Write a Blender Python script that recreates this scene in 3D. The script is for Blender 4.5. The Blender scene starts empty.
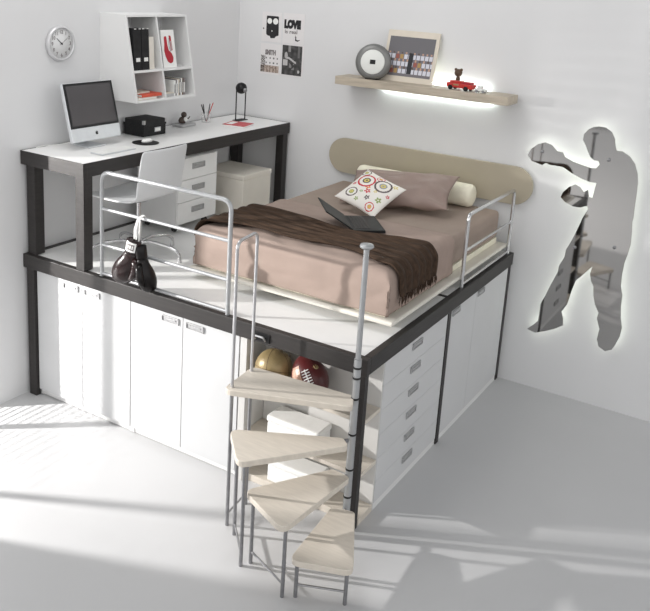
import bpy, bmesh, math, random
from mathutils import Vector, Matrix, noise
random.seed(7)
C = bpy.context.scene.collection
PI = math.pi

# ------------------------------------------------------------------ camera, light, exposure
cd = bpy.data.cameras.new('camera'); cam = bpy.data.objects.new('camera', cd); C.objects.link(cam)
yaw, pit, rol = 0.5326, 0.2483, 0.0612
F = Vector((-math.sin(yaw)*math.cos(pit), math.cos(yaw)*math.cos(pit), -math.sin(pit)))
Rv = Vector((math.cos(yaw), math.sin(yaw), 0)); Uv = Rv.cross(F)
R2 = Rv*math.cos(rol)+Uv*math.sin(rol); U2 = -Rv*math.sin(rol)+Uv*math.cos(rol)
m = Matrix((R2, U2, -F)).transposed().to_4x4(); m.translation = (4.5925, -3.7957, 3.0627)
cam.matrix_world = m
cd.sensor_width = 36; cd.sensor_fit = 'HORIZONTAL'; cd.lens = 840.485/650*36
cd.shift_x = 9.6/650; cd.shift_y = -111.9/650
cd.clip_end = 100
bpy.context.scene.camera = cam

w = bpy.data.worlds.new('studio_daylight'); bpy.context.scene.world = w; w.use_nodes = True
wn = w.node_tree.nodes; wl = w.node_tree.links
bg = wn['Background']; bg.inputs[1].default_value = 1.0
tcw = wn.new('ShaderNodeTexCoord'); sp = wn.new('ShaderNodeSeparateXYZ'); rw = wn.new('ShaderNodeValToRGB')
mr = wn.new('ShaderNodeMapRange'); mr.inputs['From Min'].default_value = -1
wl.new(tcw.outputs['Generated'], sp.inputs[0]); wl.new(sp.outputs['Z'], mr.inputs['Value']); wl.new(mr.outputs[0], rw.inputs[0]); wl.new(rw.outputs[0], bg.inputs[0])
# bright studio walls around, a dark floor beyond and a dim ceiling
el = rw.color_ramp.elements
el[0].position = 0.49; el[0].color = (0.33, 0.33, 0.33, 1)
el[1].position = 0.51; el[1].color = (1.42, 1.41, 1.40, 1)
e = el.new(0.68); e.color = (1.0, 1.0, 1.0, 1)
e = el.new(0.90); e.color = (0.22, 0.23, 0.24, 1)

ld = bpy.data.lights.new('studio_lamp', 'POINT'); ld.energy = 1300; ld.shadow_soft_size = 0.058; ld.color = (1.0, 0.975, 0.95)
lamp = bpy.data.objects.new('studio_lamp', ld); lamp.location = (-2.25, -2.56, 2.32); C.objects.link(lamp)
ad = bpy.data.lights.new('added_overhead_fill', 'AREA'); ad.energy = 48; ad.size = 2.2; ad.color = (1, 0.98, 0.96)  # overhead fill light, added to brighten desk, deck and left wall
ao = bpy.data.objects.new('added_overhead_fill', ad); ao.location = (0.7, -0.3, 5.2); C.objects.link(ao)
ao.rotation_euler = (Vector((0.9, 0.9, 1.4))-ao.location).to_track_quat('-Z', 'Y').to_euler()

vs = bpy.context.scene.view_settings
vs.view_transform = 'Standard'; vs.look = 'None'; vs.exposure = 0.34; vs.gamma = 1.0; vs.use_curve_mapping = False

W, D, H, DD, T = 2.75, 2.46, 1.08, 0.60, 1.82
WX, WY = -0.008, 2.472          # wall planes

# ------------------------------------------------------------------ materials
def mat(name, col, rough=0.5, metal=0.0, nscale=0, namt=0.08, bump=0.0, bscale=None, stretch=None, coat=0, alpha=1, trans=0):
    m = bpy.data.materials.new(name); m.use_nodes = True
    n = m.node_tree.nodes; l = m.node_tree.links; b = n['Principled BSDF']
    b.inputs['Base Color'].default_value = (*col, 1); b.inputs['Roughness'].default_value = rough
    b.inputs['Metallic'].default_value = metal
    b.inputs['Coat Weight'].default_value = coat
    if trans: b.inputs['Transmission Weight'].default_value = trans
    if nscale or bump:
        tc = n.new('ShaderNodeTexCoord'); mp = n.new('ShaderNodeMapping'); l.new(tc.outputs['Object'], mp.inputs[0])
        if stretch: mp.inputs['Scale'].default_value = stretch
    if nscale:
        nz = n.new('ShaderNodeTexNoise'); nz.inputs['Scale'].default_value = nscale; nz.inputs['Detail'].default_value = 5
        l.new(mp.outputs[0], nz.inputs['Vector'])
        r = n.new('ShaderNodeValToRGB'); l.new(nz.outputs['Fac'], r.inputs[0]); l.new(r.outputs[0], b.inputs['Base Color'])
        r.color_ramp.elements[0].position = 0.3; r.color_ramp.elements[1].position = 0.7
        r.color_ramp.elements[0].color = (*[c*(1-namt) for c in col], 1)
        r.color_ramp.elements[1].color = (*[min(1, c*(1+namt)) for c in col], 1)
    if bump:
        nb = n.new('ShaderNodeTexNoise'); nb.inputs['Scale'].default_value = bscale or nscale or 20; nb.inputs['Detail'].default_value = 6
        l.new(mp.outputs[0], nb.inputs['Vector'])
        bp = n.new('ShaderNodeBump'); bp.inputs['Strength'].default_value = bump; bp.inputs['Distance'].default_value = 0.01
        l.new(nb.outputs['Fac'], bp.inputs['Height']); l.new(bp.outputs[0], b.inputs['Normal'])
    return m
def emis(name, col, s):
    m = bpy.data.materials.new(name); m.use_nodes = True; b = m.node_tree.nodes['Principled BSDF']
    b.inputs['Base Color'].default_value = (*col, 1); b.inputs['Emission Color'].default_value = (*col, 1); b.inputs['Emission Strength'].default_value = s
    return m
def vcol(name, rough=0.8):
    m = bpy.data.materials.new(name); m.use_nodes = True; n = m.node_tree.nodes; b = n['Principled BSDF']
    a = n.new('ShaderNodeVertexColor'); a.layer_name = 'pattern'
    m.node_tree.links.new(a.outputs['Color'], b.inputs['Base Color']); b.inputs['Roughness'].default_value = rough
    return m

M = dict(
    wall=mat('wall_paint', (0.68, 0.68, 0.685), 0.85, nscale=1.5, namt=0.015, bump=0.02, bscale=60),
    floor=mat('floor_resin', (0.575, 0.575, 0.58), 0.38, nscale=1.2, namt=0.02, bump=0.02, bscale=8),
    ebony=mat('dark_oak', (0.022, 0.019, 0.018), 0.5, nscale=14, namt=0.25, bump=0.06, bscale=40, stretch=(1, 1, 6)),
    ebonyx=mat('dark_oak_beam', (0.024, 0.021, 0.020), 0.5, nscale=10, namt=0.25, bump=0.06, bscale=30, stretch=(0.5, 0.5, 6)),
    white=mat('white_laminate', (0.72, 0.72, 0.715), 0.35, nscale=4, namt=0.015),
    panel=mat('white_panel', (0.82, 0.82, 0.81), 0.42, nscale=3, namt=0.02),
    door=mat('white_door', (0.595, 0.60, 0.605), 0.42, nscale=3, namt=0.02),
    niche=mat('shaded_white_laminate', (0.60, 0.59, 0.57), 0.45, nscale=4, namt=0.02),  # white laminate with the shade of the recess put into its colour
    cream=mat('cream_laminate', (0.72, 0.68, 0.61), 0.45, nscale=5, namt=0.03),
    tread=mat('pale_maple', (0.63, 0.575, 0.50), 0.45, nscale=9, namt=0.06, stretch=(1, 6, 1)),
    slab=mat('pale_slab', (0.72, 0.69, 0.62), 0.5, nscale=5, namt=0.03),
    oak=mat('grey_oak', (0.46, 0.40, 0.32), 0.55, nscale=6, namt=0.15, stretch=(1, 8, 8), bump=0.05),
    head=mat('olive_beige_lacquer', (0.40, 0.355, 0.27), 0.45, nscale=3, namt=0.03),
    steel=mat('brushed_steel', (0.55, 0.55, 0.56), 0.28, 0.85, nscale=30, namt=0.08),
    silver=mat('silver_paint', (0.42, 0.43, 0.44), 0.35, 0.5, nscale=20, namt=0.05),
    dsteel=mat('grey_steel', (0.30, 0.30, 0.31), 0.35, 0.8, nscale=30, namt=0.1),
    black=mat('black_plastic', (0.012, 0.012, 0.013), 0.35, nscale=30, namt=0.2),
    black2=mat('black_board', (0.014, 0.014, 0.015), 0.6, nscale=30, namt=0.3),
    rubber=mat('black_rubber', (0.02, 0.02, 0.02), 0.8, nscale=30, namt=0.2),
    screen=mat('screen_glass', (0.055, 0.05, 0.053), 0.25, coat=0.4, nscale=2, namt=0.1),
    alu=mat('aluminium', (0.66, 0.68, 0.70), 0.35, 0.35, nscale=20, namt=0.03),
    handle=mat('handle_grey', (0.45, 0.45, 0.455), 0.4, 0.3, nscale=40, namt=0.06),
    mirror=mat('mirror_glass', (0.46, 0.45, 0.44), 0.035, 1.0, nscale=1, namt=0.01),
    led=emis('led_strip', (0.90, 1.0, 0.95), 20),
    led2=emis('led_strip_mirror', (0.95, 1.0, 0.90), 4),
    sheet=mat('taupe_sheet', (0.335, 0.265, 0.222), 0.85, nscale=6, namt=0.05, bump=0.35, bscale=7),
    duvet=mat('rose_duvet', (0.35, 0.268, 0.228), 0.85, nscale=6, namt=0.05, bump=0.35, bscale=6),
    throw=mat('brown_throw', (0.048, 0.028, 0.017), 0.85, nscale=30, namt=0.45, bump=0.5, bscale=30, stretch=(0.3, 3, 1)),
    pillow=mat('mauve_pillow', (0.285, 0.21, 0.182), 0.6, nscale=8, namt=0.06, bump=0.5, bscale=9),
    bolster=mat('cream_bolster', (0.80, 0.76, 0.62), 0.8, nscale=6, namt=0.03, bump=0.15),
    laptop=mat('laptop_shell', (0.010, 0.011, 0.012), 0.5, nscale=20, namt=0.1),
    glove=mat('glove_leather', (0.014, 0.0045, 0.0045), 0.25, nscale=15, namt=0.3, bump=0.15, bscale=30, coat=0.4),
    gloveblk=mat('glove_black_leather', (0.004, 0.0025, 0.0025), 0.30, nscale=15, namt=0.3, bump=0.15, bscale=30),
    lace=mat('white_lace', (0.8, 0.8, 0.78), 0.9, nscale=60, namt=0.1),
    chair=mat('chair_plastic', (0.70, 0.71, 0.72), 0.3, nscale=3, namt=0.01),
    chrome=mat('chrome', (0.65, 0.65, 0.66), 0.18, 0.9, nscale=10, namt=0.03),
    paper=mat('paper', (0.82, 0.82, 0.80), 0.8, nscale=20, namt=0.03),
    poster=mat('poster_paper', (0.73, 0.71, 0.71), 0.7, nscale=5, namt=0.02),
    ink=mat('black_ink', (0.015, 0.014, 0.016), 0.7, nscale=30, namt=0.2),
    inkgrey=mat('grey_ink', (0.20, 0.18, 0.18), 0.7, nscale=30, namt=0.2),
    red=mat('red_paint', (0.50, 0.025, 0.02), 0.35, nscale=10, namt=0.1),
    redcard=mat('red_card', (0.42, 0.015, 0.03), 0.6, nscale=10, namt=0.05),
    orange=mat('orange_red_cover', (0.60, 0.09, 0.05), 0.6, nscale=10, namt=0.2),
    gold=mat('gold_ball_leather', (0.36, 0.27, 0.13), 0.35, 0.2, nscale=7, namt=0.3, bump=0.15, bscale=120),
    footb=mat('maroon_football', (0.10, 0.018, 0.018), 0.32, nscale=8, namt=0.3, bump=0.2, bscale=150),
    brown=mat('brown_wood_toy', (0.10, 0.055, 0.03), 0.6, nscale=15, namt=0.3),
    radio=mat('radio_grey', (0.19, 0.19, 0.185), 0.35, 0.3, nscale=10, namt=0.06),
    dial=mat('dial_white', (0.74, 0.75, 0.72), 0.5, nscale=10, namt=0.03),
    clockface=mat('clock_face', (0.70, 0.70, 0.70), 0.4, nscale=5, namt=0.02),
    clockrim=mat('clock_rim', (0.62, 0.62, 0.63), 0.3, 0.3, nscale=5, namt=0.02),
    frame=mat('pale_frame', (0.66, 0.60, 0.51), 0.6, nscale=8, namt=0.05),
    glass=mat('clear_plastic', (0.95, 0.95, 0.95), 0.08),
    dwood=mat('dark_figure', (0.07, 0.05, 0.04), 0.6, nscale=15, namt=0.4),
    pattern=vcol('printed_pattern'),
)

for k_ in ('glove', 'gloveblk', 'laptop', 'throw', 'black', 'black2'): M[k_].node_tree.nodes['Principled BSDF'].inputs['Specular IOR Level'].default_value = 0.28
M['glass'].node_tree.nodes['Principled BSDF'].inputs['Alpha'].default_value = 0.18
# ------------------------------------------------------------------ mesh helpers
def BM(): return bmesh.new()
def box(bm, x0, x1, y0, y1, z0, z1, bev=0.0, seg=2, mi=0):
    r = bmesh.ops.create_cube(bm, size=1)
    vs_ = r['verts']
    for v in vs_:
        v.co = Vector(((x0+x1)/2+v.co.x*(x1-x0), (y0+y1)/2+v.co.y*(y1-y0), (z0+z1)/2+v.co.z*(z1-z0)))
    fs = list({f for v in vs_ for f in v.link_faces})
    for f in fs: f.material_index = mi
    if bev:
        es = list({e for v in vs_ for e in v.link_edges})
        bmesh.ops.bevel(bm, geom=es, offset=bev, segments=seg, profile=0.5, affect='EDGES', material=-1)
    return vs_
def tube(bm, pts, r, seg=12, closed=False, cap=True, mi=0):
    pts = [Vector(p) for p in pts]; n = len(pts); rings = []
    up = None
    for i, p in enumerate(pts):
        if closed: t = (pts[(i+1) % n]-pts[i-1]).normalized()
        elif i == 0: t = (pts[1]-p).normalized()
        elif i == n-1: t = (p-pts[-2]).normalized()
        else: t = ((pts[i+1]-p).normalized()+(p-pts[i-1]).normalized()).normalized()
        if up is None:
            up = Vector((0, 0, 1)) if abs(t.z) < 0.9 else Vector((1, 0, 0))
        a = t.cross(up)
        if a.length < 1e-4: a = t.cross(Vector((0, 1, 0)))
        a.normalize(); b = a.cross(t).normalized(); up = b
        rr = r[i] if isinstance(r, (list, tuple)) else r
        rings.append([bm.verts.new(p+(a*math.cos(2*PI*k/seg)+b*math.sin(2*PI*k/seg))*rr) for k in range(seg)])
    m_ = n if closed else n-1
    for i in range(m_):
        A, B = rings[i], rings[(i+1) % n]
        for k in range(seg):
            f = bm.faces.new((A[k], A[(k+1) % seg], B[(k+1) % seg], B[k])); f.material_index = mi; f.smooth = True
    if cap and not closed:
        f = bm.faces.new(list(reversed(rings[0]))); f.material_index = mi
        f = bm.faces.new(rings[-1]); f.material_index = mi
def lathe(bm, prof, c, axis=(0, 0, 1), seg=32, mi=0, sx=1, sy=1):
    """prof: list of (r, h) from bottom to top, closed at the ends when r==0"""
    q = Vector((0, 0, 1)).rotation_difference(Vector(axis)); c = Vector(c); rings = []
    for r, h in prof:
        if r < 1e-6: rings.append([bm.verts.new(c+q @ Vector((0, 0, h)))])
        else: rings.append([bm.verts.new(c+q @ Vector((r*sx*math.cos(2*PI*k/seg), r*sy*math.sin(2*PI*k/seg), h))) for k in range(seg)])
    for A, B in zip(rings, rings[1:]):
        for k in range(seg):
            k2 = (k+1) % seg
            if len(A) == 1 and len(B) == 1: continue
            if len(A) == 1: f = bm.faces.new((A[0], B[k2], B[k]))
            elif len(B) == 1: f = bm.faces.new((A[k], A[k2], B[0]))
            else: f = bm.faces.new((A[k], A[k2], B[k2], B[k]))
            f.smooth = True; f.material_index = mi
    if len(rings[0]) > 1: bm.faces.new(list(reversed(rings[0]))).material_index = mi
    if len(rings[-1]) > 1: bm.faces.new(rings[-1]).material_index = mi
def prism(bm, pts, ex, bev=0.0, mi=0):
    """closed polygon of 3-D points extruded by the vector ex"""
    ex = Vector(ex); A = [bm.verts.new(Vector(p)) for p in pts]; B = [bm.verts.new(Vector(p)+ex) for p in pts]; n = len(pts)
    f1 = bm.faces.new(A); f2 = bm.faces.new(list(reversed(B))); fs = [f1, f2]
    for k in range(n): fs.append(bm.faces.new((A[(k+1) % n], A[k], B[k], B[(k+1) % n])))
    for f in fs: f.material_index = mi
    bmesh.ops.recalc_face_normals(bm, faces=fs)
    if bev:
        es = list(f1.edges)+list(f2.edges)
        bmesh.ops.bevel(bm, geom=es, offset=bev, segments=2, profile=0.5, affect='EDGES', material=-1)
def rounded(pts, r, n=6):
    """round the corners of a 2-D polygon; r a number or list"""
    out = []; N = len(pts)
    for i in range(N):
        p = Vector(pts[i]); a = (Vector(pts[i-1])-p); b = (Vector(pts[(i+1) % N])-p)
        rr = r[i] if isinstance(r, (list, tuple)) else r
        if rr <= 0: out.append(tuple(p)); continue
        la, lb = a.length, b.length; a.normalize(); b.normalize()
        ang = math.acos(max(-1, min(1, a.dot(b)))); d = min(rr/math.tan(ang/2), la*0.48, lb*0.48)
        p0 = p+a*d; p1 = p+b*d
        for k in range(n+1):
            t = k/n; out.append(tuple(p0*(1-t)**2+p*2*t*(1-t)+p1*t*t))
    return out
def path_round(pts, r, n=6):
    out = [Vector(pts[0])]
    for i in range(1, len(pts)-1):
        p = Vector(pts[i]); a = (Vector(pts[i-1])-p).normalized(); b = (Vector(pts[i+1])-p).normalized()
        for k in range(n+1):
            t = k/n; out.append((p+a*r)*(1-t)**2+p*2*t*(1-t)+(p+b*r)*t*t)
    out.append(Vector(pts[-1])); return out
def org(o):
    v = Vector((0, 0, 0))
    while o: v += o.location; o = o.parent
    return v
def obj(name, bm, m, parent=None, smooth=None, label=None):
    bmesh.ops.remove_doubles(bm, verts=bm.verts, dist=1e-6)
    me = bpy.data.meshes.new(name)
    if parent is None:
        xs = [v.co.x for v in bm.verts]; ys = [v.co.y for v in bm.verts]; zs = [v.co.z for v in bm.verts]
        o0 = Vector(((min(xs)+max(xs))/2, (min(ys)+max(ys))/2, min(zs)))
    else: o0 = org(parent)
    bmesh.ops.translate(bm, verts=bm.verts, vec=-o0)
    if smooth is not None:
        for f in bm.faces: f.smooth = smooth
    bm.to_mesh(me); bm.free()
    if any(p.use_smooth for p in me.polygons) and any(not p.use_smooth for p in me.polygons): me.set_sharp_from_angle(angle=math.radians(40))
    for mm in (m if isinstance(m, (list, tuple)) else [m]): me.materials.append(M[mm] if isinstance(mm, str) else mm)
    o = bpy.data.objects.new(name, me); C.objects.link(o)
    if parent is None: o.location = o0
    else: o.parent = parent
    if label: o['label'] = label
    return o
def tag(o, label, cat, group=None, kind=None):
    o['label'] = label; o['category'] = cat
    if group: o['group'] = group
    if kind: o['kind'] = kind
    return o
def thing(name, label, cat, loc, group=None):
    o = bpy.data.objects.new(name, None); C.objects.link(o); o.location = loc; o.empty_display_size = 0.1
    return tag(o, label, cat, group)
def struct(name, bm, m, parent=None):
    o = obj(name, bm, m, parent)
    if parent is None: o['kind'] = 'structure'
    return o
def text(bm, s, size, o, u, v, depth=0.001, bold=0.0, mi=0, sx=1.0):
    """lettering laid on the plane (u right, v up) with its bottom-left at o"""
    cu = bpy.data.curves.new('t', 'FONT'); cu.body = s; cu.size = size; cu.extrude = depth/2; cu.offset = bold; cu.resolution_u = 3
    ob = bpy.data.objects.new('t', cu); C.objects.link(ob)
    dg = bpy.context.evaluated_depsgraph_get(); me = bpy.data.meshes.new_from_object(ob.evaluated_get(dg))
    bpy.data.objects.remove(ob); bpy.data.curves.remove(cu)
    u = Vector(u).normalized(); v = Vector(v).normalized(); nn = u.cross(v)
    mt = Matrix((u, v, nn)).transposed().to_4x4(); mt.translation = Vector(o)
    me.transform(mt @ Matrix.Diagonal((sx, 1, 1, 1)))
    k = len(bm.faces); bm.from_mesh(me); bpy.data.meshes.remove(me); bm.faces.ensure_lookup_table()
    for f in bm.faces[k:]: f.material_index = mi
def painted(bm, fn, o, u, v, w_, h_, nu, nv, th=0.002):
    """thin sheet whose colour attribute is fn(a, b), a and b in 0..1"""
    lay = bm.loops.layers.float_color.new('pattern') if 'pattern' not in bm.loops.layers.float_color else bm.loops.layers.float_color['pattern']
    o = Vector(o); u = Vector(u); v = Vector(v); nn = u.cross(v).normalized()
    g = [[bm.verts.new(o+u*(w_*i/nu)+v*(h_*j/nv)) for i in range(nu+1)] for j in range(nv+1)]
    for j in range(nv):
        for i in range(nu):
            f = bm.faces.new((g[j][i], g[j][i+1], g[j+1][i+1], g[j+1][i])); c = (*fn((i+.5)/nu, (j+.5)/nv), 1)
            for l in f.loops: l[lay] = c

# ------------------------------------------------------------------ room shell
b = BM(); box(b, -5, 10, -12, 2.7, -0.1, 0); struct('floor', b, 'floor')
b = BM(); box(b, -0.16, 9.5, WY, WY+0.15, 0, 3.6); struct('wall_right', b, 'wall')
b = BM()
WY0, WY1, WZ1 = -1.76, -0.29, 2.75
box(b, WX-0.15, WX, WY1, WY, 0, 3.6); box(b, WX-0.15, WX, -2.3, WY0, 0, 3.6); box(b, WX-0.15, WX, WY0, WY1, WZ1, 3.6)
struct('wall_left', b, 'wall')
b = BM(); box(b, WX-0.10, WX-0.04, WY0, WY0+.05, 0.02, WZ1, .004); box(b, WX-0.10, WX-0.04, WY1-.03, WY1, 0.02, WZ1, .004)
box(b, WX-0.10, WX-0.04, WY0, WY1, WZ1-.05, WZ1); box(b, WX-0.10, WX-0.04, WY0, WY1, 0.0, 0.03)
for yy in (-0.70, -1.42): box(b, WX-0.10, WX-0.04, yy-.011, yy+.011, 0.03, WZ1-.05)
win = struct('window_1', b, 'white')
b = BM()
z = 0.06
while z < WZ1-.08:
    for y0, y1 in ((WY0+.06, -1.46), (-1.38, -0.74), (-0.66, WY1-.04)): q_, d_ = (.002, .013) if z < 1.95 else (.036, .042); prism(b, [(WX-.052-d_, y0, z+q_), (WX-.052, y0, z), (WX-.052, y0, z+.001), (WX-.052-d_, y0, z+q_+.001)], (0, y1-y0, 0))
    z += 0.045
obj('blind_slats', b, 'white', win)

# ------------------------------------------------------------------ loft frame
fr = thing('loft_frame', 'dark oak raised platform frame with white deck carrying bed and desk', 'platform', (W/2, D/2, 0))
BH = 0.10
b = BM(); box(b, 0, W, 0, 0.045, H-BH, H, .003); obj('beam', b, 'ebonyx', fr)
b = BM(); box(b, W-0.045, W, 0.046, D, H-BH, H, .003); obj('beam', b, 'ebonyx', fr)
b = BM(); box(b, DD, W-0.046, 1.195, 1.225, H-.06, H-.002, .002); obj('cross_beam', b, 'ebonyx', fr)
b = BM(); box(b, 0.004, 0.04, 0.046, D, H-BH, H-.001, .002); obj('beam', b, 'ebonyx', fr)
for x0, x1, y0, y1 in ((0.02, 0.09, 0.012, 0.052), (W-0.085, W-0.012, 0.012, 0.055), (W-0.05, W-0.008, 1.185, 1.235), (W-0.05, W-0.008, D-0.055, D-0.01)):
    b = BM(); box(b, x0, x1, y0, y1, 0.0, H-BH, .002); obj('post', b, 'ebony', fr)
b = BM(); box(b, 0.041, W-0.046, 0.046, 1.194, H-.035, H-.006); obj('deck_panel', b, 'panel', fr)
b = BM(); box(b, 0.041, W-0.046, 1.226, D, H-.035, H-.006); obj('deck_panel', b, 'panel', fr)
# steel grip plate on the front beam beside the stairs
b = BM(); box(b, 1.99, 2.11, -0.006, 0.0, H-.085, H-.03, .002); g = obj('grip_plate', b, 'black', fr)
b = BM(); tube(b, path_round([(2.01, -0.004, H-.075), (2.01, -0.03, H-.045), (2.08, -0.03, H-.045), (2.08, -0.004, H-.075)], .008), .006); obj('grip', b, 'steel', g, label='bright steel grip')

# ------------------------------------------------------------------ handles (cast grey cup pulls)
def pull(parent, c, axis, w_=0.135, h_=0.042):
    """axis 'y': on a face looking to -Y; 'x': on a face looking to +X"""
    b = BM(); x, y, z = c; t = 0.010
    def bb(u0, u1, d0, d1, z0, z1, bev=.0015):
        if axis == 'y': box(b, x+u0, x+u1, y-d1, y-d0, z+z0, z+z1, bev)
        else: box(b, x+d0, x+d1, y+u0, y+u1, z+z0, z+z1, bev)
    bb(-w_/2, w_/2, 0.0005, 0.003, -h_/2, h_/2)
    bb(-w_/2, w_/2, 0.003, t, h_/2-.006, h_/2); bb(-w_/2, w_/2, 0.003, t, -h_/2, -h_/2+.005)
    bb(-w_/2, -w_/2+.006, 0.003, t, -h_/2, h_/2); bb(w_/2-.006, w_/2, 0.003, t, -h_/2, h_/2)
    bb(-w_*.32, w_*.32, 0.003, t*.8, -.004, .006)
    return obj('handle', b, 'handle', parent)

# ------------------------------------------------------------------ cupboards along the front
def cupboard(x0, x1, label, left_edge=None):
    t = thing('cupboard', label, 'cupboard', ((x0+x1)/2, 0.4, 0), 'white cupboards below the deck')
    b = BM(); zt = H-BH-.004
    for xa in (x0, x1-.018): box(b, xa, xa+.018, 0.056, 0.60, 0.005, zt)
    box(b, x0+.018, x1-.018, 0.58, 0.60, 0.005, zt); box(b, x0+.018, x1-.018, 0.056, 0.58, zt-.018, zt); box(b, x0+.018, x1-.018, 0.056, 0.58, 0.05, 0.068)
    obj('body', b, 'white', t)
    b = BM(); box(b, x0+.0185, x1-.0185, 0.062, 0.078, 0.005, 0.049); obj('plinth', b, 'white', t)
    xm = (x0+x1)/2
    for a, c, hx in ((x0+.002, xm-.0025, xm-.10), (xm+.0025, x1-.002, xm+.10)):
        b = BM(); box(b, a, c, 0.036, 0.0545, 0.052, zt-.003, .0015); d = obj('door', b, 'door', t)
        pull(d, (hx, 0.036, 0.925), 'y', .14, .042)
cupboard(0.095, 0.984, 'white two-door cupboard under the deck beside the left wall')
cupboard(0.988, 1.868, 'white two-door cupboard under the deck next to the ball shelves')
# corner shelf niche
t = thing('corner_shelf', 'white open corner shelf with pale shelves under the deck behind the stairs', 'shelf', (2.3, 0.12, 0))
b = BM(); box(b, 1.874, 1.922, 0.038, 0.246, 0.0, 0.972, .001); obj('side_panel', b, 'niche', t)
b = BM(); box(b, 1.9225, 2.735, 0.2465, 0.258, 0.0, 0.972, .001); obj('back_panel', b, 'niche', t)
for z in (0.685, 0.345):
    b = BM(); box(b, 1.9225, 2.735, 0.058, 0.246, z-.025, z, .002); obj('shelf', b, 'tread', t)
b = BM(); box(b, 1.9225, 2.735, 0.07, 0.246, 0.0, 0.045, .002); obj('bottom_board', b, 'tread', t)

for x0, x1, y0, y1, z0, hh, lb in ((2.07, 2.44, .062, .225, .345, .150, 'white lidded box on the middle shelf behind the stairs'), (2.08, 2.44, .074, .225, .045, .150, 'white lidded box at the bottom of the corner shelf behind the stairs')):
    t = thing('storage_box', lb, 'box', ((x0+x1)/2, (y0+y1)/2, z0), 'white boxes in the corner shelf')
    b = BM(); box(b, x0+.004, x1-.004, y0+.004, y1-.004, z0+.0005, z0+hh-.04, .012); obj('body', b, 'paper', t)
    b = BM(); box(b, x0, x1, y0, y1, z0+hh-.0395, z0+hh, .010); obj('lid', b, 'paper', t)

# drawer cabinet facing right
t = thing('drawer_cabinet', 'tall white cabinet of six drawers under the deck near the stairs', 'drawers', (2.4, 0.7, 0))
b = BM(); box(b, 2.15, 2.715, 0.260, 1.180, 0.0, 0.972); obj('body', b, 'white', t)
dz = 0.1555; z1 = 0.970
for k in range(6):
    za = z1-dz*(k+1) if k < 5 else 0.045
    zb = z1-dz*k
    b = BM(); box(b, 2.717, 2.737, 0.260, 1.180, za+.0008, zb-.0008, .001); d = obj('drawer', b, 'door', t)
    pull(d, (2.737, 0.70, 0.928-dz*k), 'x', .14, .042)
b = BM(); box(b, 2.717, 2.733, 0.260, 1.180, 0.0, 0.0435); obj('plinth', b, 'white', t)

# rear cupboard facing right
t = thing('cupboard', 'white cupboard under the head of the bed touching the back wall', 'cupboard', (2.4, 1.8, 0), 'white cupboards below the deck')
b = BM(); box(b, 2.15, 2.715, 1.240, 2.400, 0.0, 0.972); obj('body', b, 'white', t)
for y0, y1, hy in ((1.240, 1.712, 1.325), (1.716, 2.400, 1.80)):
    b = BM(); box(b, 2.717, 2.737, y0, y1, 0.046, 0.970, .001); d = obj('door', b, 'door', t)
    pull(d, (2.737, hy, 0.945), 'x', .13, .04)
b = BM(); box(b, 2.717, 2.733, 1.240, 2.400, 0.0, 0.0435); obj('plinth', b, 'white', t)

# ------------------------------------------------------------------ desk
t = thing('desk', 'long white topped desk with dark oak frame along the left wall', 'desk', (0.3, D/2, H))
b = BM(); box(b, 0.0, DD, 0.0, D-.002, T-.006, T, .001); obj('desk_top', b, 'panel', t)
DH = 0.095
b = BM(); box(b, 0.0, DD, 0.0, 0.04, T-DH, T-.0065, .002); obj('apron', b, 'ebonyx', t)
b = BM(); box(b, DD-.04, DD, 0.0405, D-.002, T-DH, T-.0065, .002); obj('apron', b, 'ebonyx', t)
b = BM(); box(b, 0.0, 0.03, 0.0405, D-.002, T-DH, T-.0065, .002); obj('apron', b, 'ebonyx', t)
# edge trim line round the top
b = BM()
for a in ((0, DD, -.0015, 0.004), (0, .006, 0.004, D-.004), (0.006, DD, D-.010, D-.002), (DD-.004, DD+.0015, 0.004, D-.01)): box(b, a[0], a[1], a[2], a[3], T-.0062, T+.0012)
obj('edge_trim', b, 'ebonyx', t)
for x0, x1, y0, y1 in ((0.02, 0.10, 0.03, 0.11), (DD-.08, DD-.004, 0.006, 0.085), (0.02, 0.10, D-.09, D-.01), (DD-.085, DD-.01, D-.085, D-.015)):
    b = BM(); box(b, x0, x1, y0, y1, H, T-DH, .002); obj('leg', b, 'ebony', t)

# under-desk pedestal
t = thing('drawer_pedestal', 'low white pedestal with three drawers on castors under the desk', 'drawers', (0.32, 1.29, H))
b = BM(); box(b, 0.10, 0.495, 1.045, 1.525, H+.07, H+.60, .003); obj('body', b, 'white', t)
for k in range(3):
    z0 = H+.07+.005+k*.175
    b = BM(); box(b, 0.497, 0.515, 1.047, 1.523, z0, z0+.171, .0015); d = obj('drawer', b, 'panel', t)
    pull(d, (0.515, 1.287, z0+.10), 'x', .15, .045)
for x in (0.16, 0.44):
    for y in (1.10, 1.47):
        b = BM(); tube(b, [(x, y, H+.07), (x, y, H+.045)], .008); tube(b, [(x-.011, y, H+.025), (x+.011, y, H+.025)], .025, 16); obj('castor', b, 'rubber', t)

# cream storage cube
t = thing('storage_cube', 'cream storage cube with lid under the desk by its right leg', 'box', (0.45, 1.9, H))
b = BM(); box(b, 0.22, 0.655, 1.705, 2.105, H, H+.345, .003); obj('body', b, 'cream', t)
b = BM(); box(b, 0.215, 0.66, 1.70, 2.11, H+.347, H+.385, .004); obj('lid', b, 'cream', t)

# ------------------------------------------------------------------ office chair
t = thing('office_chair', 'white swivel chair with one-piece shell and five-star steel base at desk', 'chair', (0.62, 0.50, H))
b = BM()
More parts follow.
